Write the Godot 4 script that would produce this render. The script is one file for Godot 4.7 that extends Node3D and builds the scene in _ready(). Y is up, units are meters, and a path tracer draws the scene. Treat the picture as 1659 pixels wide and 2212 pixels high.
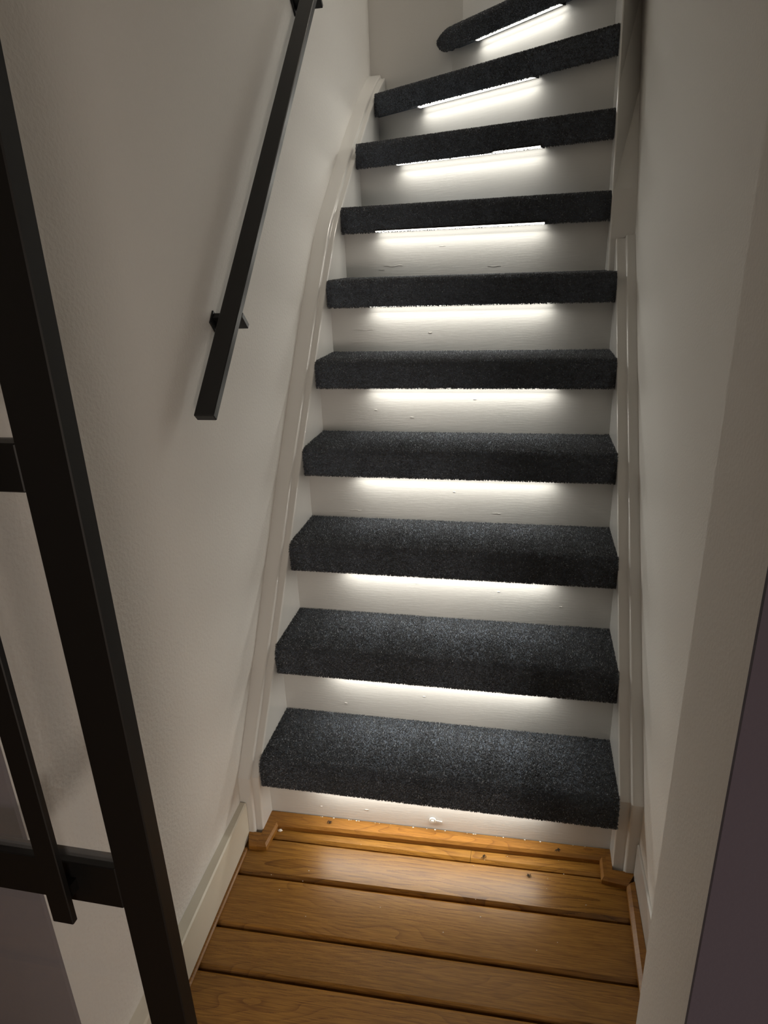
extends Node3D
# A winding staircase with carpeted treads and LED strips under the nosings, seen from the room below
# through a doorway with a black steel-framed sliding glass door. Units are metres, y is up,
# the first riser stands at z = 0 and the flight climbs towards -z, then winds to the right.

const RISE := 0.2
const GOING := 0.1566
const INNER_RIGHT := 0.7806      # inner face of the lower right stringer
const POST_X := 0.765            # inner face of the upper right (newel) stringer
const LED_TILT := 0.6            # the strips lean out towards the flight
const NOSE_BOTTOM := 0.077       # how far the carpeted nosing hangs below the tread surface

var rng := RandomNumberGenerator.new()
var mat := {}
var used := {}

func _ready() -> void:
	# ---- camera, sky, lights, exposure -------------------------------------------------------
	var cam := Camera3D.new()
	cam.name = "camera"
	cam.fov = rad_to_deg(2.0 * atan(1106.0 / 1450.7))
	cam.near = 0.02
	cam.far = 50.0
	cam.transform = Transform3D(Basis(Vector3.UP, 0.2137) * Basis(Vector3.RIGHT, -0.3597) * Basis(Vector3.BACK, -0.0383), Vector3(0.5592, 1.2499, 1.1744))
	add_child(cam)
	cam.current = true
	var env := Environment.new()
	env.background_mode = Environment.BG_COLOR
	env.background_color = Color(0, 0, 0)
	env.tonemap_mode = Environment.TONE_MAPPER_LINEAR
	env.tonemap_exposure = 1.0
	env.sdfgi_enabled = true
	env.ssao_enabled = true
	env.ssil_enabled = true
	var we := WorldEnvironment.new()
	we.name = "environment"
	we.environment = env
	add_child(we)
	var led_color := Color(1.0, 0.985, 0.945)
	var led_energy := 8.2
	var led_glow := 6.0
	var room_energy := 9.0
	var landing_fill_energy := 22.0
	rng.seed = 7
	make_materials(led_color, led_glow)
	build_shell()
	build_floor()
	build_staircase()
	build_leds(led_color, led_energy)
	build_base_trim()
	build_handrail()
	build_door()
	build_room_lamp(room_energy)
	build_landing_fill(landing_fill_energy)
	build_small_things()


# ================================================================ helpers: nodes
func numbered(called: String) -> String:
	var n: int = used.get(called, 0)
	used[called] = n + 1
	return called if n == 0 else "%s_%03d" % [called, n]

func thing(called: String, label: String, category: String, at := Vector3.ZERO, group := "", kind := "") -> Node3D:
	var o := Node3D.new()
	o.name = numbered(called)
	o.position = at
	add_child(o)
	tag(o, label, category, group, kind)
	return o

func tag(o: Node, label: String, category: String, group := "", kind := "") -> void:
	o.set_meta("label", label)
	o.set_meta("category", category)
	if group:
		o.set_meta("group", group)
	if kind:
		o.set_meta("kind", kind)

func put(called: String, mesh: Mesh, m: Material, parent: Node = null, at := Vector3.ZERO) -> MeshInstance3D:
	var o := MeshInstance3D.new()
	o.mesh = mesh
	o.material_override = m
	o.position = at
	o.cast_shadow = GeometryInstance3D.SHADOW_CASTING_SETTING_ON
	if parent == null:
		o.name = numbered(called)
		add_child(o)
	else:
		o.name = called
		parent.add_child(o, true)
	return o

# ================================================================ helpers: meshes
func begin() -> SurfaceTool:
	var st := SurfaceTool.new()
	st.begin(Mesh.PRIMITIVE_TRIANGLES)
	st.set_smooth_group(-1)
	return st

func done(st: SurfaceTool) -> ArrayMesh:
	st.generate_normals()
	return st.commit()

# corners counter-clockwise as seen from outside
func quad(st: SurfaceTool, a: Vector3, b: Vector3, c: Vector3, d: Vector3) -> void:
	for v in [a, c, b, a, d, c]:
		st.add_vertex(v)

func tri(st: SurfaceTool, a: Vector3, b: Vector3, c: Vector3) -> void:
	for v in [a, c, b]:
		st.add_vertex(v)

# a convex polygon turned to face away from the point «inside»
func face(st: SurfaceTool, p: Array, inside: Vector3) -> void:
	var n: Vector3 = (p[1] - p[0]).cross(p[2] - p[0])
	var flip: bool = n.dot(p[0] - inside) < 0.0
	for i in range(1, p.size() - 1):
		if flip:
			tri(st, p[0], p[i + 1], p[i])
		else:
			tri(st, p[0], p[i], p[i + 1])

# a box between two corners with chamfered edges
func add_box(st: SurfaceTool, lo: Vector3, hi: Vector3, c := 0.0) -> void:
	add_frame_box(st, Transform3D(Basis.IDENTITY, (lo + hi) / 2.0), hi - lo, c)

func add_frame_box(st: SurfaceTool, t: Transform3D, size: Vector3, c := 0.0) -> void:
	var h := size / 2.0
	var mid := t.origin
	if c <= 0.0:
		for ax in 3:
			for s in [-1.0, 1.0]:
				var p := []
				for k in [[-1, -1], [1, -1], [1, 1], [-1, 1]]:
					var v := Vector3()
					v[ax] = s * h[ax]
					v[(ax + 1) % 3] = k[0] * h[(ax + 1) % 3]
					v[(ax + 2) % 3] = k[1] * h[(ax + 2) % 3]
					p.append(t * v)
				face(st, p, mid)
		return
	for ax in 3:
		var b := (ax + 1) % 3
		var d := (ax + 2) % 3
		for s in [-1.0, 1.0]:
			var p := []
			for k in [[-1, -1], [1, -1], [1, 1], [-1, 1]]:
				var v := Vector3()
				v[ax] = s * h[ax]
				v[b] = k[0] * (h[b] - c)
				v[d] = k[1] * (h[d] - c)
				p.append(t * v)
			face(st, p, mid)
			for s2 in [-1.0, 1.0]:     # the chamfer between the faces of ax and b
				var e := []
				for k in [[0, -1], [0, 1], [1, 1], [1, -1]]:
					var v := Vector3()
					v[ax] = s * (h[ax] - (c if k[0] == 1 else 0.0))
					v[b] = s2 * (h[b] - (c if k[0] == 0 else 0.0))
					v[d] = k[1] * (h[d] - c)
					e.append(t * v)
				face(st, e, mid)
	for sx in [-1.0, 1.0]:
		for sy in [-1.0, 1.0]:
			for sz in [-1.0, 1.0]:
				face(st, [t * Vector3(sx * h.x, sy * (h.y - c), sz * (h.z - c)), t * Vector3(sx * (h.x - c), sy * h.y, sz * (h.z - c)), t * Vector3(sx * (h.x - c), sy * (h.y - c), sz * h.z)], mid)

# a plan polygon of (x, z) points, counter-clockwise or not, raised from y0 to y1
func add_plan(st: SurfaceTool, plan: Array, y0: float, y1: float) -> void:
	var poly := PackedVector2Array(plan)
	if Geometry2D.is_polygon_clockwise(poly):
		poly.reverse()
	var n := poly.size()
	var ids := Geometry2D.triangulate_polygon(poly)
	for i in range(0, ids.size(), 3):
		var a := poly[ids[i]]
		var b := poly[ids[i + 1]]
		var c := poly[ids[i + 2]]
		if (b - a).cross(c - a) > 0.0:
			var k := b
			b = c
			c = k
		tri(st, Vector3(a.x, y1, a.y), Vector3(b.x, y1, b.y), Vector3(c.x, y1, c.y))
		tri(st, Vector3(a.x, y0, a.y), Vector3(c.x, y0, c.y), Vector3(b.x, y0, b.y))
	for i in n:
		var a := poly[i]
		var b := poly[(i + 1) % n]
		var out := Vector2(b.y - a.y, a.x - b.x)
		var mid3 := Vector3((a.x + b.x) / 2.0 - out.x * 10.0, (y0 + y1) / 2.0, (a.y + b.y) / 2.0 - out.y * 10.0)
		var area := 0.0
		for k in n:
			area += poly[k].cross(poly[(k + 1) % n])
		if area < 0.0:
			mid3 = Vector3((a.x + b.x) / 2.0 + out.x * 10.0, (y0 + y1) / 2.0, (a.y + b.y) / 2.0 + out.y * 10.0)
		face(st, [Vector3(a.x, y0, a.y), Vector3(b.x, y0, b.y), Vector3(b.x, y1, b.y), Vector3(a.x, y1, a.y)], mid3)

# sections of equal length joined side by side; closed along the section; ends capped by a fan
func add_loft(st: SurfaceTool, rows: Array, closed := true, caps := true, smooth := 1) -> void:
	var m: int = rows[0].size()
	var mid := Vector3.ZERO
	for v in rows[rows.size() / 2]:
		mid += v / float(m)
	# orientation from the middle row's first long side
	st.set_smooth_group(smooth)
	var turn := 0.0
	var r0: Array = rows[rows.size() / 2 - (1 if rows.size() / 2 == rows.size() - 1 else 0)]
	var r1: Array = rows[rows.find(r0) + 1]
	for j in m:
		var k := (j + 1) % m
		if not closed and k == 0:
			continue
		turn += (r0[k] - r0[j]).cross(r1[j] - r0[j]).dot(r0[j] - mid)
	for i in rows.size() - 1:
		for j in m:
			var k := (j + 1) % m
			if not closed and k == 0:
				continue
			if turn > 0.0:
				quad(st, rows[i][j], rows[i][k], rows[i + 1][k], rows[i + 1][j])
			else:
				quad(st, rows[i][j], rows[i + 1][j], rows[i + 1][k], rows[i][k])
	st.set_smooth_group(-1)
	if caps:
		for end in [0, rows.size() - 1]:
			var c := Vector3.ZERO
			for v in rows[end]:
				c += v / float(m)
			var nxt: Array = rows[1] if end == 0 else rows[end - 1]
			var behind := Vector3.ZERO
			for v in nxt:
				behind += v / float(m)
			for j in m:
				face(st, [c, rows[end][j], rows[end][(j + 1) % m]], behind)

# a tube along points
func add_tube(st: SurfaceTool, pts: Array, r: float, sides := 5) -> void:
	var rows := []
	for i in pts.size():
		var d: Vector3 = (pts[min(i + 1, pts.size() - 1)] - pts[max(i - 1, 0)]).normalized()
		var u := d.cross(Vector3(0.31, 0.9, 0.2)).normalized()
		var v := d.cross(u)
		var ring := []
		for k in sides:
			var a := TAU * k / sides
			ring.append(pts[i] + (u * cos(a) + v * sin(a)) * r)
		rows.append(ring)
	add_loft(st, rows)

# ================================================================ materials
func noise_tex(freq: float, size := 512, octaves := 4, kind := FastNoiseLite.TYPE_SIMPLEX_SMOOTH, sd := 1, normal := false, strength := 4.0) -> NoiseTexture2D:
	var n := FastNoiseLite.new()
	n.noise_type = kind
	n.frequency = freq
	n.fractal_octaves = octaves
	n.seed = sd
	var t := NoiseTexture2D.new()
	t.width = size
	t.height = size
	t.seamless = true
	t.noise = n
	t.as_normal_map = normal
	t.bump_strength = strength
	return t

func plain(called: String, c: Color, rough: float, metal := 0.0, spec := 0.5) -> StandardMaterial3D:
	var m := StandardMaterial3D.new()
	m.resource_name = called
	m.albedo_color = c
	m.roughness = rough
	m.metallic = metal
	m.metallic_specular = spec
	mat[called] = m
	return m

func relief(m: StandardMaterial3D, t: Texture2D, scale: Vector3, cm: float) -> void:
	m.uv1_triplanar = true
	m.uv1_world_triplanar = true
	m.uv1_scale = scale
	m.heightmap_enabled = true
	m.heightmap_texture = t
	m.heightmap_scale = cm

func make_materials(led_color: Color, led_glow: float) -> void:
	var stucco := noise_tex(0.035, 512, 4, FastNoiseLite.TYPE_SIMPLEX_SMOOTH, 3)
	relief(plain("wall_paint", Color(0.87, 0.862, 0.845), 0.85), stucco, Vector3(5.5, 5.5, 5.5), 0.07)
	relief(plain("purple_paint", Color(0.325, 0.30, 0.345), 0.9), stucco, Vector3(5.5, 5.5, 5.5), 0.03)
	relief(plain("smooth_wall_paint", Color(0.87, 0.862, 0.845), 0.8), stucco, Vector3(7, 7, 7), 0.018)
	var brush := noise_tex(0.02, 512, 5, FastNoiseLite.TYPE_SIMPLEX_SMOOTH, 9)
	relief(plain("riser_paint", Color(0.82, 0.815, 0.80), 0.36), brush, Vector3(2.2, 19.0, 2.2), 0.016)
	relief(plain("string_paint", Color(0.85, 0.845, 0.83), 0.16, 0.0, 0.7), brush, Vector3(1.3, 1.3, 1.3), 0.02)
	relief(plain("skirting_paint", Color(0.85, 0.83, 0.77), 0.4), brush, Vector3(1.3, 1.3, 1.3), 0.05)
	plain("ceiling_paint", Color(0.85, 0.84, 0.82), 0.9)
	var fuzz := noise_tex(0.12, 512, 3, FastNoiseLite.TYPE_CELLULAR, 5)
	relief(plain("carpet", Color(0.38, 0.41, 0.45), 0.95, 0.0, 0.2), fuzz, Vector3(5, 5, 5), 0.25)
	var pile := plain("carpet_pile", Color(1, 1, 1), 0.75, 0.0, 0.35)
	pile.vertex_color_use_as_albedo = true
	relief(plain("black_metal", Color(0.085, 0.09, 0.095), 0.42, 0.0, 0.5), noise_tex(0.3, 256, 3, FastNoiseLite.TYPE_SIMPLEX_SMOOTH, 12), Vector3(6, 6, 6), 0.006)
	plain("door_metal", Color(0.06, 0.057, 0.055), 0.5, 0.0, 0.45)
	plain("channel_metal", Color(0.12, 0.12, 0.125), 0.45, 0.3)
	var glow := plain("led_glow", Color(1, 1, 1), 0.5)
	glow.emission_enabled = true
	glow.emission = led_color
	glow.emission_energy_multiplier = led_glow
	var lamp := plain("lamp_glow", Color(1, 0.95, 0.88), 0.6)
	lamp.emission_enabled = true
	lamp.emission = Color(1.0, 0.83, 0.62)
	lamp.emission_energy_multiplier = 1.2
	var glass := plain("pane_glass", Color(1, 1, 1, 0.06), 0.03)
	glass.transparency = BaseMaterial3D.TRANSPARENCY_ALPHA
	plain("white_plastic", Color(0.9, 0.9, 0.88), 0.35)
	plain("dark_lens", Color(0.25, 0.25, 0.26), 0.25)
	plain("lint", Color(0.16, 0.15, 0.14), 0.95)
	plain("plaster", Color(0.93, 0.91, 0.87), 0.8)
	plain("sub_floor", Color(0.14, 0.09, 0.05), 0.9)
	var oak := plain("oak_floor", Color(1, 1, 1), 0.36, 0.0, 0.48)
	oak.albedo_texture = oak_texture(1536, 1024, 4)
	oak.texture_repeat = true
	var oak2 := plain("oak_trim", Color(1.0, 0.97, 0.94), 0.42)
	oak2.albedo_texture = oak.albedo_texture
	oak2.uv1_triplanar = true
	oak2.uv1_world_triplanar = true
	oak2.uv1_scale = Vector3(1.3, 2.0, 1.3)

# oak boards laid side by side: growth rings cut along a tilted heart line, fine pores, one tone per board
var boards := [0.0, 0.062, 0.164, 0.288, 0.378, 0.500, 0.615, 0.722, 0.84, 0.96]
func oak_texture(w: int, h: int, sd: int) -> ImageTexture:
	var warp := FastNoiseLite.new()
	warp.seed = sd
	warp.frequency = 0.9
	warp.fractal_octaves = 3
	var pore := FastNoiseLite.new()
	pore.seed = sd + 1
	pore.frequency = 1.0
	pore.fractal_octaves = 2
	var r := RandomNumberGenerator.new()
	r.seed = 21
	var par := []
	for i in boards.size():
		par.append([r.randf_range(-0.02, 0.02), r.randf_range(0.15, 0.85), r.randf_range(0.05, 0.16), r.randf_range(0.92, 1.05), r.randf_range(0, 50)])
	par[1] = [0.006, 0.59, 0.05, 1.02, 3.0]
	var bytes := PackedByteArray()
	bytes.resize(w * h * 3)
	var light := Vector3(0.64, 0.46, 0.195)
	var dark := Vector3(0.40, 0.255, 0.085)
	for y in h:
		var z := float(y) / h * 0.96
		var b := 0
		while b < boards.size() - 2 and z >= boards[b + 1]:
			b += 1
		var p: Array = par[b]
		var zc: float = (boards[b] + boards[b + 1]) / 2.0 + p[0]
		for x in w:
			var u := float(x) / w
			var wx := warp.get_noise_2d(u * 2.4 + p[4], z * 9.0)
			var dz: float = (z - zc) * 1.0 + wx * 0.022
			var du: float = (u - p[1]) * p[2] + wx * 0.004
			var blotch := warp.get_noise_2d(u * 1.1 + 9.0, z * 3.0 + p[4])
			var ring := sqrt(dz * dz + du * du) * 95.0 + wx * 0.8
			if b != 1:
				ring = dz * 70.0 + warp.get_noise_2d(u * 1.3 + p[4], z * 5.0) * 7.0
			var f := ring - floorf(ring)
			var line := pow(f, 7.0) * 0.8 * (1.5 if b == 1 else clampf(0.6 + blotch * 2.0, 0.1, 1.0)) + f * 0.15
			var streak := pore.get_noise_2d(u * 9.0 + p[4], z * 520.0)
			var fine := pore.get_noise_2d(u * 26.0, z * 1300.0 + p[4])
			var t := clampf(line * 0.5 + streak * 0.5 + fine * 0.25 + 0.26, 0.0, 1.0)
			var c: Vector3 = light.lerp(dark, t) * (p[3] + blotch * 0.16)
			var at := (y * w + x) * 3
			bytes[at] = clampi(int(c.x * 255.0), 0, 255)
			bytes[at + 1] = clampi(int(c.y * 255.0), 0, 255)
			bytes[at + 2] = clampi(int(c.z * 255.0), 0, 255)
	return ImageTexture.create_from_image(Image.create_from_data(w, h, false, Image.FORMAT_RGB8, bytes))

# ================================================================ the shell
func struct_plan(called: String, plan: Array, y0: float, y1: float, m: String, label: String, category: String) -> MeshInstance3D:
	var st := begin()
	add_plan(st, plan, y0, y1)
	var o := put(called, done(st), mat[m])
	tag(o, label, category, "", "structure")
	return o

func v2(x: float, z: float) -> Vector2:
	return Vector2(x, z)

func build_shell() -> void:
	struct_plan("wall_left", [v2(-0.034, 0.634), v2(-0.044, 0.10), v2(-0.052, -0.25), v2(-0.058, -0.6), v2(-0.060, -1.735), v2(-0.060, -1.95), v2(-0.30, -1.95), v2(-0.30, 0.634)], -0.05, 4.5, "wall_paint", "rough white plastered wall along the stairs that carries the black handrail", "wall")
	struct_plan("wall_back", [v2(-0.06, -1.735), v2(0.30, -1.625), v2(2.4, -1.55), v2(2.4, -1.95), v2(-0.06, -1.95)], -0.05, 4.5, "smooth_wall_paint", "white plastered wall behind the topmost winding treads", "wall")
	struct_plan("wall_right", [v2(0.827, 0.455), v2(0.827, -1.08), v2(2.4, -1.02), v2(2.4, -0.9), v2(0.95, -0.9), v2(0.95, 0.455)], -0.05, 4.5, "smooth_wall_paint", "smooth white wall beside the stairs opposite the handrail", "wall")
	struct_plan("wall_end", [v2(2.4, -1.0), v2(2.5, -1.0), v2(2.5, -1.95), v2(2.4, -1.95)], -0.05, 4.5, "wall_paint", "white wall closing the upper stairwell out of sight", "wall")
	# the wall with the doorway: white towards the stairs and inside the opening, purple towards the room
	var st := begin()
	add_plan(st, [v2(0.756, 0.455), v2(0.756, 0.634), v2(2.4, 0.634), v2(2.4, 0.455)], -0.05, 2.7)
	add_plan(st, [v2(-2.0, 0.455), v2(-2.0, 0.634), v2(-0.30, 0.634), v2(-0.30, 0.455)], -0.05, 2.7)
	add_plan(st, [v2(-0.30, 0.455), v2(-0.30, 0.634), v2(2.4, 0.634), v2(2.4, 0.455)], 2.15, 4.5)
	var wf := put("wall_front", done(st), mat.smooth_wall_paint)
	tag(wf, "smooth plastered reveal of the doorway wall next to the dark purple room paint", "wall", "", "structure")
	st = begin()
	add_plan(st, [v2(0.756, 0.634), v2(0.756, 0.640), v2(2.4, 0.640), v2(2.4, 0.634)], -0.05, 2.7)
	add_plan(st, [v2(-2.0, 0.634), v2(-2.0, 0.640), v2(-0.034, 0.640), v2(-0.034, 0.634)], -0.05, 2.7)
	add_plan(st, [v2(-0.034, 0.634), v2(-0.034, 0.640), v2(0.756, 0.640), v2(0.756, 0.634)], 2.15, 2.7)
	put("purple_paint_coat", done(st), mat.purple_paint, wf)
	# the stairwell's ceiling and the room the photographer stands in
	st = begin()
	add_box(st, Vector3(-0.3, 4.5, -1.95), Vector3(2.5, 4.6, 0.64))
	add_box(st, Vector3(-2.1, 2.6, 0.634), Vector3(2.5, 2.7, 4.1))
	tag(put("ceiling", done(st), mat.ceiling_paint), "white ceiling above the stairwell and the room", "ceiling", "", "structure")
	struct_plan("wall_room_left", [v2(-2.1, 0.455), v2(-2.0, 0.455), v2(-2.0, 4.1), v2(-2.1, 4.1)], -0.05, 2.7, "wall_paint", "white side wall of the room behind the sliding door", "wall")
	struct_plan("wall_room_right", [v2(2.4, 0.455), v2(2.5, 0.455), v2(2.5, 4.1), v2(2.4, 4.1)], -0.05, 2.7, "wall_paint", "white side wall of the room out of sight", "wall")
	struct_plan("wall_room_rear", [v2(-2.1, 4.0), v2(2.5, 4.0), v2(2.5, 4.1), v2(-2.1, 4.1)], -0.05, 2.7, "wall_paint", "white rear wall of the room out of sight", "wall")
	# skirting boards
	st = begin()
	skirting(st, [[Vector2(-0.030, 0.066), Vector2(-0.047, 0.066)], [Vector2(-0.0215, 0.24), Vector2(-0.041, 0.24)], [Vector2(-0.0135, 0.40), Vector2(-0.038, 0.40)], [Vector2(-0.005, 0.636), Vector2(-0.034, 0.636)]], 0.006, 0.098, 0.003)
	tag(put("baseboard_left", done(st), mat.skirting_paint), "cream painted skirting board at the foot of the handrail wall", "skirting board", "", "structure")
	st = begin()
	skirting(st, [[Vector2(0.8225, 0.042), Vector2(0.829, 0.042)], [Vector2(0.8225, 0.25), Vector2(0.829, 0.25)], [Vector2(0.8225, 0.456), Vector2(0.829, 0.456)]], 0.004, 0.10, 0.003)
	tag(put("baseboard_right", done(st), mat.string_paint), "narrow white skirting board between the stair foot and the doorway reveal", "skirting board", "", "structure")

# cross-sections: front bottom, front top with a small chamfer, back
func skirting(st: SurfaceTool, stops: Array, y0: float, y1: float, c: float) -> void:
	var rows := []
	for s in stops:
		var f: Vector2 = s[0]
		var b: Vector2 = s[1]
		var d := (b - f).normalized() * c
		rows.append([Vector3(f.x, y0, f.y), Vector3(f.x, y1 - c, f.y), Vector3(f.x + d.x, y1, f.y + d.y), Vector3(b.x, y1, b.y), Vector3(b.x, y0, b.y)])
	add_loft(st, rows, true, true, -1)

# ================================================================ the oak floor
func plank_mesh(x0: float, x1: float, z0: float, z1: float, skew: float, gap: float) -> ArrayMesh:
	var st := begin()
	var c := 0.0055
	var up := Vector3(0, 0, 0)
	var rows := []
	for x in [x0, x1]:
		var k: float = -skew * x
		var a: float = z0 + k + gap
		var b: float = z1 + k - gap
		rows.append([Vector3(x, -0.014, a), Vector3(x, -c, a), Vector3(x, 0, a + c * 1.2), Vector3(x, 0, b - c * 1.2), Vector3(x, -c, b), Vector3(x, -0.014, b)])
	var uv := func(v: Vector3) -> Vector2:
		return Vector2((v.x + 0.1) / 1.0, (v.z + skew * v.x) / 0.96)
	var mid: Vector3 = (rows[0][0] + rows[1][3]) / 2.0
	for j in 6:
		var k := (j + 1) % 6
		var p := [rows[0][j], rows[1][j], rows[1][k], rows[0][k]]
		var n: Vector3 = (p[1] - p[0]).cross(p[2] - p[0])
		if n.dot(p[0] - mid) < 0.0:
			p.reverse()
		for i in [0, 2, 1, 0, 3, 2]:
			st.set_uv(uv.call(p[i]))
			st.add_vertex(p[i])
	for e in 2:
		for i in range(1, 5):
			var p := [rows[e][0], rows[e][i], rows[e][i + 1]]
			var n: Vector3 = (p[1] - p[0]).cross(p[2] - p[0])
			if n.dot(p[0] - mid) < 0.0:
				p.reverse()
			for q in [0, 2, 1]:
				st.set_uv(uv.call(p[q]))
				st.add_vertex(p[q])
	return done(st)

func build_floor() -> void:
	var st := begin()
	add_box(st, Vector3(-2.1, -0.06, -1.95), Vector3(2.5, -0.0135, 4.1))
	var f := put("floor", done(st), mat.sub_floor)
	tag(f, "warm oak plank floor with dark bevelled joints at the foot of the stairs", "floor", "", "structure")
	var skew := 0.0255
	put("plank", plank_mesh(-0.02, 0.4795, 0.0, boards[1], skew, 0.0008), mat.oak_floor, f)
	put("plank", plank_mesh(0.4802, 0.80, 0.0, boards[1], skew, 0.0008), mat.oak_floor, f)
	for i in range(1, 4):
		put("plank", plank_mesh(-0.035, 0.815, boards[i], boards[i + 1], skew, 0.0024), mat.oak_floor, f)
	# from the doorway on the boards run on into the room
	var z := 0.378
	var ws := [0.122, 0.115, 0.107, 0.118, 0.12]
	var i := 0
	while z < 4.0:
		var w: float = ws[i % 5]
		var wide := z > 0.66
		put("plank", plank_mesh(-1.98 if wide else -0.035, 2.38 if wide else 0.80, z, minf(z + w, 4.0), skew if z < 0.6 else 0.0, 0.0024), mat.oak_floor, f)
		z += w
		i += 1

# ================================================================ the staircase
# for each step: riser line under the tread, left (x, z) to right (x, z); nosing line, left and right
func step_lines(k: int) -> Dictionary:
	var r0 := -(k - 1) * GOING
	match k:
		1: return {"rl": v2(0.0, -0.002), "rr": v2(INNER_RIGHT, -0.018), "nl": v2(0.0, 0.043), "nr": v2(INNER_RIGHT, 0.041)}
		6: return {"rl": v2(0.0, -0.783), "rr": v2(INNER_RIGHT, -0.775), "nl": v2(0.0, -0.742), "nr": v2(INNER_RIGHT, -0.722)}
		7: return {"rl": v2(0.0, -0.985), "rr": v2(POST_X, -0.885), "nl": v2(0.0, -0.944), "nr": v2(POST_X, -0.853)}
		8: return {"rl": v2(0.0, -1.232), "rr": v2(POST_X, -0.938), "nl": v2(0.0, -1.175), "nr": v2(POST_X, -0.905)}
		9: return {"rl": v2(0.0, -1.572), "rr": v2(POST_X, -1.0), "nl": v2(0.0, -1.497), "nr": v2(POST_X, -0.957)}
		10: return {"rl": v2(0.262, -1.636), "rr": v2(POST_X, -1.125), "nl": v2(0.205, -1.632), "nr": v2(POST_X, -1.066)}
		11: return {"rl": v2(0.66, -1.61), "rr": v2(0.80, -1.17), "nl": v2(0.60, -1.61), "nr": v2(0.77, -1.12)}
		12: return {"rl": v2(0.92, -1.60), "rr": v2(0.92, -1.08), "nl": v2(0.87, -1.60), "nr": v2(0.87, -1.08)}
	if k > 12:
		var x := 0.92 + (k - 12) * 0.2
		return {"rl": v2(x, -1.59), "rr": v2(x, -1.08), "nl": v2(x - 0.05, -1.59), "nr": v2(x - 0.05, -1.08)}
	return {"rl": v2(0.0, r0), "rr": v2(INNER_RIGHT, r0), "nl": v2(0.0, r0 + 0.043), "nr": v2(INNER_RIGHT, r0 + 0.043)}

func catmull(p: Array, n: int) -> Array:
	var out := []
	for i in p.size() - 1:
		var a: Vector2 = p[max(i - 1, 0)]
		var d: Vector2 = p[min(i + 2, p.size() - 1)]
		for k in n:
			out.append(p[i].cubic_interpolate(p[i + 1], a, d, float(k) / n))
	out.append(p[-1])
	return out

# a stringer: side board from x_in back to the wall, its moulded edge swept along the path of (z, y)
func add_string(st: SurfaceTool, path: Array, x_in: float, x_groove: float, x_wall: float, z_back: float) -> void:
	var s := signf(x_in - x_wall)           # +1 when the wall is on the left
	var prof := [Vector2(x_wall, 0.004)]
	for k in 4:
		var a := PI / 2.0 * k / 3.0
		prof.append(Vector2(x_groove - s * 0.0045 + s * 0.0045 * sin(a), -0.0005 + 0.0045 * cos(a)))
	prof.append(Vector2(x_groove + s * 0.0003, -0.0065))
	prof.append(Vector2(x_groove + s * 0.002, -0.0075))
	for k in 4:
		var a := PI / 2.0 * k / 3.0
		prof.append(Vector2(x_in - s * 0.003 + s * 0.003 * sin(a), -0.0105 + 0.003 * cos(a)))
	prof.append(Vector2(x_in, -0.02))
	var rows := []
	var bend := []            # a new smoothing group begins where the path has a corner
	for i in path.size():
		var t0: Vector2 = (path[i] - path[i - 1]).normalized() if i > 0 else (path[1] - path[0]).normalized()
		var t1: Vector2 = (path[i + 1] - path[i]).normalized() if i < path.size() - 1 else t0
		var t := (t0 + t1).normalized()
		var n := Vector2(-t.y, t.x)       # (z, y): towards the front and up
		if n.y < -0.001 or (absf(n.y) <= 0.001 and n.x < 0.0):
			n = -n
		bend.append((bend[-1] if i > 0 else 1) + (1 if t0.dot(t1) < 0.97 else 0))
		var mitre := 1.0 / maxf(0.5, t.dot(t0))
		var row := []
		for p in prof:
			var q: Vector2 = path[i] + n * (p.y * mitre)
			row.append(Vector3(p.x, q.y, q.x))
		rows.append(row)
	for j in prof.size() - 1:
		for i in rows.size() - 1:
			st.set_smooth_group(bend[i])
			var flip := s < 0.0
			var a: Vector3 = rows[i][j]
			var b: Vector3 = rows[i][j + 1]
			var c: Vector3 = rows[i + 1][j + 1]
			var d: Vector3 = rows[i + 1][j]
			if flip:
				quad(st, a, d, c, b)
			else:
				quad(st, a, b, c, d)
	st.set_smooth_group(-1)
	# the flat inner face, following the lower edge of the moulding
	var poly := PackedVector2Array()
	for r in rows:
		var v: Vector3 = r[-1]
		poly.append(Vector2(v.z, v.y))
	if absf(poly[-1].x - z_back) > 0.001:
		poly.append(Vector2(z_back, poly[-1].y))
	poly.append(Vector2(z_back, -0.005))
	poly.append(Vector2(poly[0].x, -0.005))
	var ids := Geometry2D.triangulate_polygon(poly)
	for i in range(0, ids.size(), 3):
		var p := []
		for k in 3:
			p.append(Vector3(x_in, poly[ids[i + k]].y, poly[ids[i + k]].x))
		face(st, p, p[0] - Vector3(s, 0, 0))
	# end caps of the moulding
	for e in [0, rows.size() - 1]:
		var r: Array = rows[e]
		var base: Vector3 = r[-1]
		var p: Array = r.duplicate()
		p.append(Vector3(x_wall, base.y, base.z))
		var nb: Vector3 = rows[1][0] if e == 0 else rows[e - 1][0]
		var c := Vector3.ZERO
		for v in p:
			c += v / float(p.size())
		for k in p.size():
			face(st, [c, p[k], p[(k + 1) % p.size()]], nb)

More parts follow.
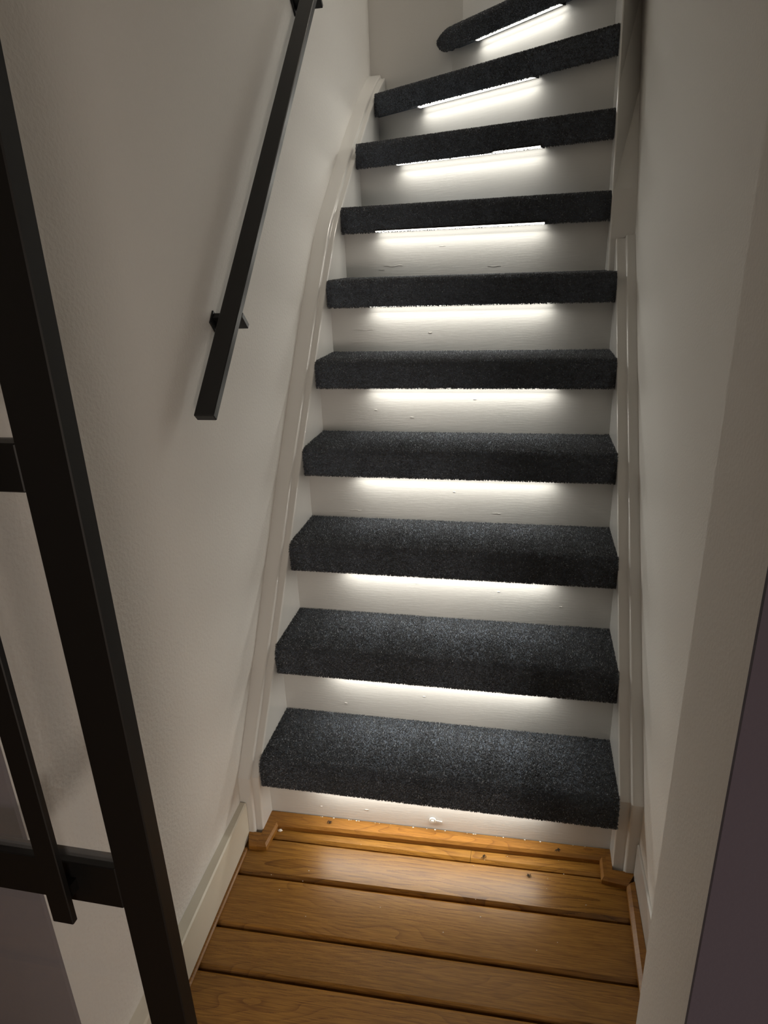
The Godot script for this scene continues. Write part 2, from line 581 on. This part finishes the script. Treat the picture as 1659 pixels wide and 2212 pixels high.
func build_staircase() -> void:
	var s := thing("staircase", "white painted winding staircase with dark carpeted treads climbing between two walls", "staircase", Vector3.ZERO)
	# stringers
	var left := [Vector2(0.066, 0.0), Vector2(0.061, 0.08), Vector2(0.056, 0.16)]
	left += catmull([Vector2(0.056, 0.16), Vector2(-0.085, 0.343), Vector2(-0.238, 0.546), Vector2(-0.392, 0.752), Vector2(-0.56, 0.962), Vector2(-0.70, 1.137), Vector2(-0.80, 1.252), Vector2(-0.905, 1.360), Vector2(-1.061, 1.479), Vector2(-1.23, 1.601), Vector2(-1.42, 1.730), Vector2(-1.60, 1.838), Vector2(-1.715, 1.895)], 4).slice(1)
	var st := begin()
	add_string(st, left, 0.0, -0.016, -0.066, -1.75)
	put("stringer", done(st), mat.string_paint, s)
	var right := [Vector2(0.036, 0.0), Vector2(0.034, 0.1), Vector2(0.033, 0.193)]
	right += catmull([Vector2(0.033, 0.193), Vector2(-0.2, 0.494), Vector2(-0.5, 0.881), Vector2(-0.812, 1.284)], 4).slice(1)
	st = begin()
	add_string(st, right, INNER_RIGHT, 0.8035, 0.8275, -0.85)
	put("stringer", done(st), mat.string_paint, s)
	# the steep inner stringer round which the upper treads turn, standing on the sixth tread
	st = begin()
	var rows := []
	for p in [[1.196, -0.815, -0.815], [1.30, -0.836, -0.822], [1.40, -0.857, -0.85], [1.65, -0.912, -0.97], [1.90, -0.965, -1.085], [2.3, -1.05, -1.27], [2.7, -1.13, -1.42]]:
		rows.append([Vector3(POST_X, p[0], -1.62), Vector3(POST_X, p[0], p[1] - 0.004), Vector3(POST_X + 0.0012, p[0], p[1] - 0.0012), Vector3(POST_X + 0.004, p[0], p[1]), Vector3(0.8268, p[0], p[2]), Vector3(0.8268, p[0], -1.62)])
	# keep it a board: its back edge follows the front one
	for i in rows.size():
		var back: float = rows[i][1].z - 0.16
		rows[i][0].z = back
		rows[i][5].z = minf(back, rows[i][4].z - 0.05)
	add_loft(st, rows, true, true, -1)
	put("newel_stringer", done(st), mat.string_paint, s)
	# risers
	for k in range(1, 13):
		var l := step_lines(k)
		var y0 := (k - 1) * RISE - 0.03
		if k == 1:
			y0 = 0.0
		var y1 := k * RISE - 0.05
		var a: Vector2 = l.rl
		var b: Vector2 = l.rr
		var along := (b - a).normalized()
		var back := Vector2(along.y, -along.x) * 0.02
		if back.dot(Vector2(0, -1)) < -0.1 or (absf(along.x) < 0.05 and back.x < 0.0):
			back = -back
		st = begin()
		add_plan(st, [a, b, b + back, a + back], y0, y1)
		var ri := put("riser", done(st), mat.riser_paint, s)
		if k <= 7:
			paint_flaws(ri, k, a, b)
	# carpeted treads with their pile
	for k in range(1, 13):
		var l := step_lines(k)
		var n := step_lines(k + 1)
		carpet_tread(s, k, l, n)

# runs, brush ridges and specks in the thick paint of a riser
func paint_flaws(parent: Node, k: int, a: Vector2, b: Vector2) -> void:
	var spots := {1: [[0.30, 0.05, 0.008], [0.16, 0.045, 0.004]], 2: [[0.45, 0.07, 0.006], [0.72, 0.10, 0.005], [0.2, 0.03, 0.006]], 3: [[0.66, 0.08, 0.006], [0.85, 0.05, 0.006], [0.4, 0.09, 0.004]], 4: [[0.16, 0.02, 0.03], [0.64, 0.025, 0.02], [0.5, 0.08, 0.006]], 5: [[0.55, 0.09, 0.008], [0.33, 0.04, 0.01], [0.2, 0.06, 0.008]], 6: [[0.12, 0.06, 0.06], [0.10, 0.025, 0.03], [0.37, 0.05, 0.01], [0.55, 0.10, 0.03]], 7: [[0.15, 0.02, 0.02], [0.2, 0.03, 0.06], [0.6, 0.02, 0.04], [0.4, 0.08, 0.02]]}
	for s in spots[k]:
		var st := begin()
		var pts := []
		for i in 6:
			var t: float = s[0] + s[2] * (i - 2.5) / 5.0 / 0.78
			var p := a.lerp(b, t)
			pts.append(Vector3(p.x, (k - 1) * RISE + s[1] + sin(i * 1.7 + k) * s[2] * 0.03, p.y + 0.0002))
		add_tube(st, pts, 0.0004 if s[2] > 0.015 else 0.0009, 5)
		put("paint_ridge", done(st), mat.riser_paint, parent)

func profile_point(d: float, back: Vector2, nose: Vector2, ris: Vector2, y: float, depth: float) -> Array:
	# arc length d from the back edge over the top, round the nosing, down the front, under the lip: [point, normal]
	var f := (nose - ris).normalized()
	var r := 0.025
	var top := maxf(0.01, depth - r)
	var flat := back.lerp(nose, 1.0)
	if d < top:
		var p := back.lerp(nose - f * r, d / top)
		return [Vector3(p.x, y, p.y), Vector3.UP]
	d -= top
	var arc := r * PI / 2.0
	var c := nose - f * r
	if d < arc:
		var a := d / r
		var p := c + f * (r * sin(a))
		return [Vector3(p.x, y - r + r * cos(a), p.y), Vector3(f.x * sin(a), cos(a), f.y * sin(a))]
	d -= arc
	var drop := NOSE_BOTTOM - r - 0.009
	if d < drop:
		var p := nose - f * (0.002 * d / drop)
		return [Vector3(p.x, y - r - d, p.y), Vector3(f.x, 0, f.y)]
	d -= drop
	var r2 := 0.009
	var a2 := minf(d / r2, PI / 2.0)
	var p2 := nose - f * (0.002 + r2 - r2 * cos(a2))
	return [Vector3(p2.x, y - NOSE_BOTTOM + r2 - r2 * sin(a2), p2.y), Vector3(f.x * cos(a2), -sin(a2), f.y * cos(a2))]

# the tenth tread's free end is a rounded stub with the carpet wrapped over it
func rounded_end(k: int, t: float, y: float, v: Vector3) -> Vector3:
	if k != 10 or t > 0.07:
		return v
	var f := maxf(0.3, sqrt(1.0 - pow(1.0 - t / 0.07, 2.0)))
	return Vector3(v.x, lerpf(y - 0.0385, v.y, f), v.z)

func carpet_tread(parent: Node, k: int, l: Dictionary, n: Dictionary) -> void:
	var y := k * RISE
	var r := 0.025
	var rows := []
	var steps := 36
	var wob := FastNoiseLite.new()
	wob.seed = k
	wob.frequency = 9.0
	var inset := 0.003
	for i in steps + 1:
		var t := float(i) / steps
		var nose: Vector2 = l.nl.lerp(l.nr, t)
		var ris: Vector2 = l.rl.lerp(l.rr, t)
		var back: Vector2 = n.rl.lerp(n.rr, t)
		if k == 9:
			back = v2(0.0, -1.71).lerp(v2(0.262, -1.63), minf(t / 0.34, 1.0)) if t < 0.34 else v2(0.262, -1.636).lerp(v2(POST_X, -1.125), (t - 0.34) / 0.66)
		elif k == 10:
			back = v2(0.205, -1.64).lerp(v2(0.66, -1.60), minf(t / 0.5, 1.0)) if t < 0.5 else v2(0.66, -1.61).lerp(v2(0.80, -1.17), (t - 0.5) / 0.5)
		var f := (nose - ris).normalized()
		var depth := back.distance_to(nose)
		var w := wob.get_noise_1d(t * 1.3) * 0.0012
		var e := 0.0
		if i == 0 or i == steps:
			e = inset           # the carpet's cut end is rounded over a little
		var row := []
		var len := maxf(0.01, depth - r) + r * PI / 2.0 + (NOSE_BOTTOM - r - 0.009) + 0.009 * PI / 2.0
		var stops := [0.0, maxf(0.01, depth - r) * 0.5, maxf(0.01, depth - r)]
		for j in range(1, 6):
			stops.append(maxf(0.01, depth - r) + r * PI / 2.0 * j / 5.0)
		stops.append(maxf(0.01, depth - r) + r * PI / 2.0 + (NOSE_BOTTOM - r - 0.009) * 0.5)
		stops.append(maxf(0.01, depth - r) + r * PI / 2.0 + (NOSE_BOTTOM - r - 0.009))
		for j in range(1, 4):
			stops.append(len - 0.009 * PI / 2.0 * (3 - j) / 3.0)
		for d in stops:
			var pn := profile_point(d, back, nose, ris, y, depth)
			row.append(pn[0] + pn[1] * (w - 0.003 - e * 0.7))
		var lip := nose - f * 0.013
		row.append(Vector3(lip.x, y - 0.0665, lip.y))
		var in_ := ris - f * 0.004
		row.append(Vector3(in_.x, y - 0.0665, in_.y))
		row.append(Vector3(back.x - f.x * 0.004, y - 0.0665, back.y - f.y * 0.004))
		if i == 0:
			for q in row.size():
				row[q] += Vector3(0.0005, 0, 0)
		for q in row.size():
			row[q] = rounded_end(k, t, y, row[q])
		rows.append(row)
	var st := begin()
	add_loft(st, rows, true, true, 1)
	var tr := put("carpeted_tread", done(st), mat.carpet, parent)
	tr.set_meta("label", "tread covered in dark charcoal cut pile carpet")
	if k > 10:
		return
	# the pile: short leaning tufts over the top and the nosing
	var lo := 0.0
	var count := 44000
	if k >= 7:
		count = 22000
	elif k == 6:
		count = 40000
	elif k <= 3:
		count = 58000
	var buf := PackedFloat32Array()
	buf.resize(count * 16)
	var bank := []
	for i in 64:
		var h := Vector3(rng.randfn(0, 0.36), 1.0, rng.randfn(0, 0.36)).normalized()
		var xx := h.cross(Vector3(sin(i * 1.3), 0, cos(i * 1.3))).normalized()
		bank.append(Basis(xx, h, xx.cross(h)))
	for i in count:
		var t := rng.randf()
		var nose: Vector2 = l.nl.lerp(l.nr, t)
		var ris: Vector2 = l.rl.lerp(l.rr, t)
		var back: Vector2 = n.rl.lerp(n.rr, t)
		if k == 9:
			back = v2(0.0, -1.71).lerp(v2(0.262, -1.63), minf(t / 0.34, 1.0)) if t < 0.34 else v2(0.262, -1.636).lerp(v2(POST_X, -1.125), (t - 0.34) / 0.66)
		elif k == 10:
			back = v2(0.205, -1.64).lerp(v2(0.66, -1.60), minf(t / 0.5, 1.0)) if t < 0.5 else v2(0.66, -1.61).lerp(v2(0.80, -1.17), (t - 0.5) / 0.5)
		var depth := back.distance_to(nose)
		var top := maxf(0.01, depth - r)
		var whole := top + r * PI / 2.0 + (NOSE_BOTTOM - r - 0.009) + 0.009 * PI / 2.0
		var from := 0.0 if k < 7 else maxf(0.0, top - 0.03)
		var pn := profile_point(rng.randf_range(from, whole), back, nose, ris, y, depth)
		var up: Vector3 = pn[1]
		var side := up.cross(Vector3(1, 0, 0.02)).normalized()
		var bs: Basis = Basis(side.cross(up) * -1.0, up, side) * bank[rng.randi() & 63]
		var size := rng.randf_range(0.7, 1.1)
		var o: Vector3 = rounded_end(k, t, y, pn[0] - up * 0.0038)
		var at := i * 16
		buf[at] = bs.x.x * size
		buf[at + 1] = bs.y.x * size
		buf[at + 2] = bs.z.x * size
		buf[at + 3] = o.x
		buf[at + 4] = bs.x.y * size
		buf[at + 5] = bs.y.y * size
		buf[at + 6] = bs.z.y * size
		buf[at + 7] = o.y
		buf[at + 8] = bs.x.z * size
		buf[at + 9] = bs.y.z * size
		buf[at + 10] = bs.z.z * size
		buf[at + 11] = o.z
		var g := rng.randf_range(0.07, 0.145)
		if rng.randf() < 0.09:
			g = rng.randf_range(0.2, 0.5)
		buf[at + 12] = g * 0.95
		buf[at + 13] = g
		buf[at + 14] = g * 1.08
		buf[at + 15] = 1.0
	var mm := MultiMesh.new()
	mm.transform_format = MultiMesh.TRANSFORM_3D
	mm.use_colors = true
	mm.mesh = tuft()
	mm.instance_count = count
	mm.buffer = buf
	var mi := MultiMeshInstance3D.new()
	mi.name = "carpet_pile"
	mi.multimesh = mm
	mi.material_override = mat.carpet_pile
	mi.set_meta("kind", "stuff")
	tr.add_child(mi, true)

var tuft_mesh: ArrayMesh
func tuft() -> ArrayMesh:
	if tuft_mesh:
		return tuft_mesh
	var st := begin()
	var rows := []
	for p in [[0.0, 0.0, 0.0006], [0.0024, 0.0002, 0.0007], [0.0037, 0.0006, 0.0006], [0.0044, 0.0011, 0.0002]]:
		var ring := []
		for k in 4:
			var a := TAU * k / 4.0
			ring.append(Vector3(p[1] + cos(a) * p[2], p[0], sin(a) * p[2]))
		rows.append(ring)
	add_loft(st, rows, true, false, 1)
	tuft_mesh = done(st)
	return tuft_mesh

# ================================================================ LED strips
func build_leds(color: Color, energy: float) -> void:
	var which := ["lowest", "second lowest", "third", "fourth", "fifth", "sixth", "seventh", "eighth", "ninth", "tenth", "eleventh", "twelfth"]
	# left and right ends along the riser's x
	var ends: Array[Array] = [[0.123, 0.63], [0.130, 0.638], [0.130, 0.640], [0.137, 0.640], [0.146, 0.640], [0.123, 0.622], [0.112, 0.600], [0.150, 0.590], [0.190, 0.570], [0.375, 0.640]]
	for k in range(1, 13):
		var l := step_lines(k)
		var a: Vector2 = l.rl
		var b: Vector2 = l.rr
		var along := (b - a).normalized()
		var f := Vector2(-along.y, along.x)
		if f.y < 0.0:
			f = -f
		if k > 10:
			f = Vector2(along.y, -along.x)
			f = f if f.x < 0.0 else -f
		var p0: Vector2 = a + along * ((ends[k - 1][0] - a.x) / along.x if k <= 10 else 0.06) + f * 0.0225
		var p1: Vector2 = a + along * ((ends[k - 1][1] - a.x) / along.x if k <= 10 else 0.36) + f * 0.0225
		var mid := (p0 + p1) / 2.0
		var length := p0.distance_to(p1)
		var y := k * RISE - 0.0665
		var label := "slim lit white LED strip fixed under the %s carpeted tread counted from the floor" % which[k - 1]
		var o := thing("led_strip", label, "LED strip", Vector3(mid.x, y, mid.y), "LED strips under the stair treads")
		o.rotation.y = -along.angle()
		var st := begin()
		var h := length / 2.0
		add_box(st, Vector3(-h, -0.0045, -0.013), Vector3(h, 0.0, 0.013))
		add_box(st, Vector3(-h, -0.0056, -0.0145), Vector3(h, 0.0, -0.0125))
		add_box(st, Vector3(-h - 0.002, -0.0095, -0.013), Vector3(-h, 0.0, 0.013))
		add_box(st, Vector3(h, -0.0095, -0.013), Vector3(h + 0.002, 0.0, 0.013))
		put("channel", done(st), mat.channel_metal, o)
		st = begin()
		var rows := []
		for x in [-h, h]:
			var row := []
			for q in 7:
				var ang := PI * q / 6.0
				row.append(Vector3(x, -0.0045 - 0.0042 * sin(ang), cos(ang) * 0.0118))
			rows.append(row)
		add_loft(st, rows, true, true, -1)
		put("diffuser", done(st), mat.led_glow, o)
		var lamp := AreaLight3D.new()
		lamp.name = "led_light"
		lamp.area_size = Vector2(length, 0.022)
		lamp.area_normalize_energy = false
		lamp.light_color = color
		lamp.light_energy = energy
		lamp.shadow_enabled = true
		lamp.area_range = 12.0
		lamp.area_attenuation = 2.0
		lamp.rotation = Vector3(-PI / 2.0 + LED_TILT, PI, 0)
		lamp.position = Vector3(0, -0.0094, 0)
		o.add_child(lamp)

# ================================================================ oak base trim round the stair foot
func trim_piece(called: String, plan: Array, front: Array, label: String, h := 0.016, c := 0.007) -> void:
	# plan: four (x, z) points; the edge plan[2]-plan[3] is the exposed one and is chamfered
	var st := begin()
	var top := []
	var d0: Vector2 = (plan[1] - plan[2]).normalized() * c
	var d1: Vector2 = (plan[0] - plan[3]).normalized() * c
	var p := []
	for q in plan:
		p.append(Vector3(q.x, 0.0, q.y))
	var t0 := Vector3(plan[0].x, h, plan[0].y)
	var t1 := Vector3(plan[1].x, h, plan[1].y)
	var t2 := Vector3(plan[2].x + d0.x, h, plan[2].y + d0.y)
	var t3 := Vector3(plan[3].x + d1.x, h, plan[3].y + d1.y)
	var m2 := Vector3(plan[2].x, h - c * 0.8, plan[2].y)
	var m3 := Vector3(plan[3].x, h - c * 0.8, plan[3].y)
	var mid: Vector3 = (p[0] + p[1] + p[2] + p[3]) / 4.0 + Vector3(0, h * 0.4, 0)
	face(st, [t0, t1, t2, t3], mid)
	face(st, [t3, t2, m2, m3], mid)
	face(st, [m3, m2, p[2], p[3]], mid)
	face(st, [p[0], p[1], t1, t0], mid)
	face(st, [p[1], p[2], m2, t2, t1], mid)
	face(st, [p[0], t0, t3, m3, p[3]], mid)
	face(st, [p[0], p[3], p[2], p[1]], mid)
	var o := put(called, done(st), mat.oak_trim)
	tag(o, label, "floor trim", "", "structure")

func build_base_trim() -> void:
	trim_piece("trim_1", [v2(0.0, 0.0), v2(0.7806, -0.0165), v2(0.757, 0.012), v2(0.028, 0.037)], [], "long oak beading across the foot of the lowest riser")
	trim_piece("trim_2", [v2(-0.0005, 0.067), v2(0.0, 0.0), v2(0.028, 0.037), v2(0.0225, 0.100)], [], "short mitred oak beading inside the foot of the handrail side stringer")
	trim_piece("trim_3", [v2(-0.032, 0.0675), v2(-0.0005, 0.0675), v2(0.0225, 0.100), v2(-0.018, 0.103)], [], "short oak beading in front of the handrail side stringer foot")
	trim_piece("trim_4", [v2(0.7806, -0.0165), v2(0.7806, 0.037), v2(0.756, 0.062), v2(0.757, 0.012)], [], "short mitred oak beading inside the foot of the stringer by the plain wall")
	trim_piece("trim_5", [v2(0.7806, 0.037), v2(0.826, 0.038), v2(0.808, 0.069), v2(0.756, 0.062)], [], "short oak beading in front of the stringer foot by the plain wall")
	trim_piece("trim_6", [v2(0.822, 0.060), v2(0.822, 0.45), v2(0.7965, 0.45), v2(0.8055, 0.070)], [], "long oak beading along the skirting by the doorway reveal", 0.017, 0.008)
	trim_piece("trim_7", [v2(-0.029, 0.103), v2(-0.0045, 0.64), v2(0.0035, 0.64), v2(-0.0205, 0.103)], [], "thin worn oak strip along the cream skirting board", 0.005, 0.003)

# ================================================================ handrail
func build_handrail() -> void:
	var along := Vector3(0, 0.7208, -0.6931).normalized()
	var up := Vector3(0, 0.6931, 0.7208).normalized()
	var p := func(s: float, d: float, x: float) -> Vector3:      # s along the rail, d below the wall's origin plane
		return along * s - up * d + Vector3(x, 0, 0)
	var s0 := 0.667
	var s1 := 2.55
	var base: Vector3 = p.call(s0, -0.748, 0.0)
	var o := thing("handrail", "flat matt black metal handrail fixed to the rough white wall above the stairs", "handrail", Vector3(-0.0035, base.y, base.z))
	var local := Transform3D(Basis(Vector3.RIGHT, along, Vector3.RIGHT.cross(along)), Vector3.ZERO)
	var st := begin()
	var c: Vector3 = p.call((s0 + s1) / 2.0, -0.748 + 0.0085, -0.0035)
	add_frame_box(st, Transform3D(local.basis, c - o.position), Vector3(0.039, s1 - s0, 0.017), 0.0016)
	put("rail", done(st), mat.black_metal, o)
	for s in [0.906, 1.915, 2.45]:
		var wall_x := -0.0515 if s < 1.2 else -0.0595
		st = begin()
		# web from the wall to under the rail
		c = p.call(s, -0.712, (wall_x + 0.0155) / 2.0)
		add_frame_box(st, Transform3D(local.basis, c - o.position), Vector3(0.0155 - wall_x, 0.011, 0.036), 0.0008)
		# flange flat on the wall
		c = p.call(s - 0.006, -0.712, wall_x + 0.003)
		add_frame_box(st, Transform3D(local.basis, c - o.position), Vector3(0.006, 0.03, 0.044), 0.0008)
		put("bracket", done(st), mat.black_metal, o)

# ================================================================ sliding door
func build_door() -> void:
	var z1 := 0.70
	var z0 := 0.678
	var x1 := 0.189
	var x0 := -0.66
	var o := thing("door_1", "black steel framed sliding glass door pushed aside in front of the doorway", "door", Vector3(-0.2, 0.0, 0.69), "", "structure")
	var off := -o.position
	var bar := func(lo: Vector3, hi: Vector3, called: String) -> void:
		var st := begin()
		add_box(st, lo + off, hi + off, 0.0012)
		put(called, done(st), mat.door_metal, o)
	bar.call(Vector3(x1 - 0.049, 0.012, z0), Vector3(x1, 2.2, z1), "stile")
	bar.call(Vector3(x0, 0.012, z0), Vector3(x0 + 0.049, 2.2, z1), "stile")
	var rails := [[0.012, 0.11], [0.578, 0.637], [1.072, 1.116], [1.60, 1.645], [2.12, 2.2]]
	for r in rails:
		bar.call(Vector3(x0 + 0.049, r[0], z0 + 0.0005), Vector3(x1 - 0.049, r[1], z1 - 0.0005), "rail")
	for i in rails.size() - 1:
		var st := begin()
		add_box(st, Vector3(x0 + 0.044, rails[i][1] - 0.004, 0.687) + off, Vector3(x1 - 0.044, rails[i + 1][0] + 0.004, 0.691) + off)
		put("pane", done(st), mat.pane_glass, o)
	# long flat pull handle on two studs
	var h := put("handle", null, mat.door_metal, o)
	var st2 := begin()
	add_box(st2, Vector3(0.0665, 0.573, 0.716) + off, Vector3(0.0925, 1.125, 0.724) + off, 0.001)
	for y in [0.607, 1.094]:
		add_box(st2, Vector3(0.071, y - 0.008, 0.6995) + off, Vector3(0.088, y + 0.008, 0.7165) + off)
	h.mesh = done(st2)
	# rail on which the door hangs
	var st3 := begin()
	add_box(st3, Vector3(-0.95, 2.215, 0.645), Vector3(0.9, 2.255, 0.66), 0.001)
	for x in [x0 + 0.12, x1 - 0.12]:
		add_box(st3, Vector3(x - 0.02, 2.1, 0.66), Vector3(x + 0.02, 2.29, 0.668), 0.001)
		add_box(st3, Vector3(x - 0.02, 2.1, 0.668), Vector3(x + 0.02, 2.16, 0.679), 0.001)
	tag(put("door_track", done(st3), mat.door_metal), "black track above the doorway on which the glass door hangs", "door track")

# ================================================================ the lamp of the room
func build_room_lamp(energy: float) -> void:
	# a low shaded lamp behind the viewer: it throws the soft shadows of the door's handle and rail on the left wall
	var o := thing("floor_lamp", "low shaded lamp in the room behind the viewer", "lamp", Vector3(1.4, 0.0, 2.75))
	o.rotation.y = 0.55
	var turned := func(prof: Array) -> ArrayMesh:
		var st := begin()
		var rows := []
		for p in prof:
			var ring := []
			for k in 24:
				ring.append(Vector3(cos(TAU * k / 24.0) * p[1], p[0], sin(TAU * k / 24.0) * p[1]))
			rows.append(ring)
		add_loft(st, rows)
		return done(st)
	put("base", turned.call([[0.0, 0.12], [0.02, 0.12], [0.03, 0.02], [0.42, 0.015], [0.43, 0.015]]), mat.black_metal, o)
	put("lamp_shade", turned.call([[0.40, 0.18], [0.42, 0.19], [0.78, 0.16], [0.80, 0.15]]), mat.lamp_glow, o)
	var lamp := AreaLight3D.new()
	lamp.name = "lamp_light"
	lamp.area_size = Vector2(0.42, 0.42)
	lamp.area_normalize_energy = false
	lamp.light_color = Color(1.0, 0.94, 0.885)
	lamp.light_energy = energy
	lamp.shadow_enabled = true
	lamp.area_range = 12.0
	lamp.area_attenuation = 2.0
	lamp.position = Vector3(0, 0.6, -0.2)
	o.add_child(lamp)

# added fill light on the stairwell ceiling, out of view, brightening the upper walls
func build_landing_fill(energy: float) -> void:
	var o := thing("added_fill_lamp", "added round fill light on the stairwell ceiling out of sight, brightening the upper walls", "lamp", Vector3(1.25, 4.5, -1.33))
	var disc := func(y0: float, y1: float, r0: float) -> ArrayMesh:
		var st := begin()
		var rows := []
		for y in [y0, y1]:
			var ring := []
			for k in 24:
				ring.append(Vector3(cos(TAU * k / 24.0) * r0, y, sin(TAU * k / 24.0) * r0))
			rows.append(ring)
		add_loft(st, rows)
		return done(st)
	put("fitting", disc.call(-0.03, 0.0, 0.2), mat.white_plastic, o)
	put("glowing_disc", disc.call(-0.04, -0.03, 0.185), mat.lamp_glow, o)
	var lamp := AreaLight3D.new()
	lamp.name = "lamp_light"
	lamp.area_size = Vector2(0.32, 0.32)
	lamp.area_normalize_energy = false
	lamp.light_color = Color(1.0, 0.97, 0.92)
	lamp.light_energy = energy
	lamp.shadow_enabled = true
	lamp.area_range = 12.0
	lamp.area_attenuation = 2.0
	lamp.rotation.x = -PI / 2.0
	lamp.position = Vector3(0, -0.045, 0)
	o.add_child(lamp)

# ================================================================ small things
func build_small_things() -> void:
	# round motion sensor in the lowest riser, with a run of paint beside it
	var o := thing("motion_sensor", "small round white motion sensor set in the lowest riser", "sensor", Vector3(0.389, 0.043, -0.0085))
	var st := begin()
	var rows := []
	for p in [[0.0, 0.0078], [0.0022, 0.0078], [0.0034, 0.0068], [0.0034, 0.0052], [0.0018, 0.0050]]:
		var ring := []
		for k in 20:
			ring.append(Vector3(cos(TAU * k / 20.0) * p[1], sin(TAU * k / 20.0) * p[1], p[0]))
		rows.append(ring)
	add_loft(st, rows, true, true, 1)
	put("ring", done(st), mat.white_plastic, o)
	st = begin()
	rows = []
	for p in [[0.0016, 0.0044], [0.0036, 0.0040], [0.0048, 0.0028], [0.0053, 0.0010]]:
		var ring := []
		for k in 16:
			ring.append(Vector3(cos(TAU * k / 16.0) * p[1], sin(TAU * k / 16.0) * p[1], p[0]))
		rows.append(ring)
	add_loft(st, rows, true, true, 1)
	put("lens", done(st), mat.white_plastic, o)
	st = begin()
	add_tube(st, [Vector3(0.0075, 0.0, 0.001), Vector3(0.014, -0.0006, 0.0008), Vector3(0.022, -0.0016, 0.0002)], 0.0011)
	put("paint_run", done(st), mat.riser_paint, o)
	# lint on the floor and the beading
	var lint := [
		[Vector3(0.509, 0.001, 0.036), "dark grey lint clump on the narrow oak strip beside the board joint"],
		[Vector3(0.607, 0.001, 0.069), "dark grey lint clump at the edge of the first wide oak board"],
		[Vector3(0.668, 0.0165, 0.006), "dark grey lint clump lying on the oak beading below the lowest riser"],
		[Vector3(0.147, 0.0165, 0.014), "tiny grey lint clump caught where the beading meets the riser"]]
	for i in lint.size():
		var l := thing("lint_clump", lint[i][1], "lint", lint[i][0], "lint at the foot of the stairs")
		st = begin()
		for s in 7:
			var pts := []
			var a := rng.randf() * TAU
			var c := Vector3(rng.randf_range(-0.003, 0.003), 0.0005, rng.randf_range(-0.003, 0.003))
			for q in 6:
				pts.append(c + Vector3(cos(a) * (q - 2.5) * 0.0016, 0.0004 + 0.0022 * sin(q * 0.63), sin(a) * (q - 2.5) * 0.0012))
				a += rng.randf_range(-0.5, 0.9)
			add_tube(st, pts, 0.00055, 4)
		put("fibres", done(st), mat.lint, l)
	# crumb of white plaster in the corner of the beading
	tag(put("plaster_crumb", crumb(0.0042, 3), mat.plaster, null, Vector3(0.034, 0.002, 0.041)), "white plaster crumb on the oak floor in the corner of the beading", "crumb")
	# specks of paint and plaster along the riser and over the boards
	st = begin()
	for i in 46:
		var x := rng.randf_range(0.05, 0.74)
		var z := -0.0225 * x + (0.002 if i < 26 else rng.randf_range(0.03, 0.25))
		var y := 0.0165 if i < 26 else 0.0008
		add_crumb(st, Vector3(x, y, z), rng.randf_range(0.0006, 0.0017) if i < 26 else rng.randf_range(0.0005, 0.001), i)
	tag(put("paint_specks", done(st), mat.plaster), "tiny white paint specks strewn along the lowest riser and the floor", "paint specks", "", "stuff")

func crumb(r: float, sd: int) -> ArrayMesh:
	var st := begin()
	add_crumb(st, Vector3.ZERO, r, sd)
	return done(st)

func add_crumb(st: SurfaceTool, at: Vector3, r: float, sd: int) -> void:
	var q := RandomNumberGenerator.new()
	q.seed = sd
	var rows := []
	for i in 4:
		var ring := []
		for k in 6:
			var a := TAU * k / 6.0
			var w: float = [0.75, 1.0, 0.8, 0.3][i] * q.randf_range(0.75, 1.2) * r
			ring.append(at + Vector3(cos(a) * w * 1.4, (-0.3 + i * 0.28) * r * 1.4, sin(a) * w))
		rows.append(ring)
	add_loft(st, rows, true, true, -1)
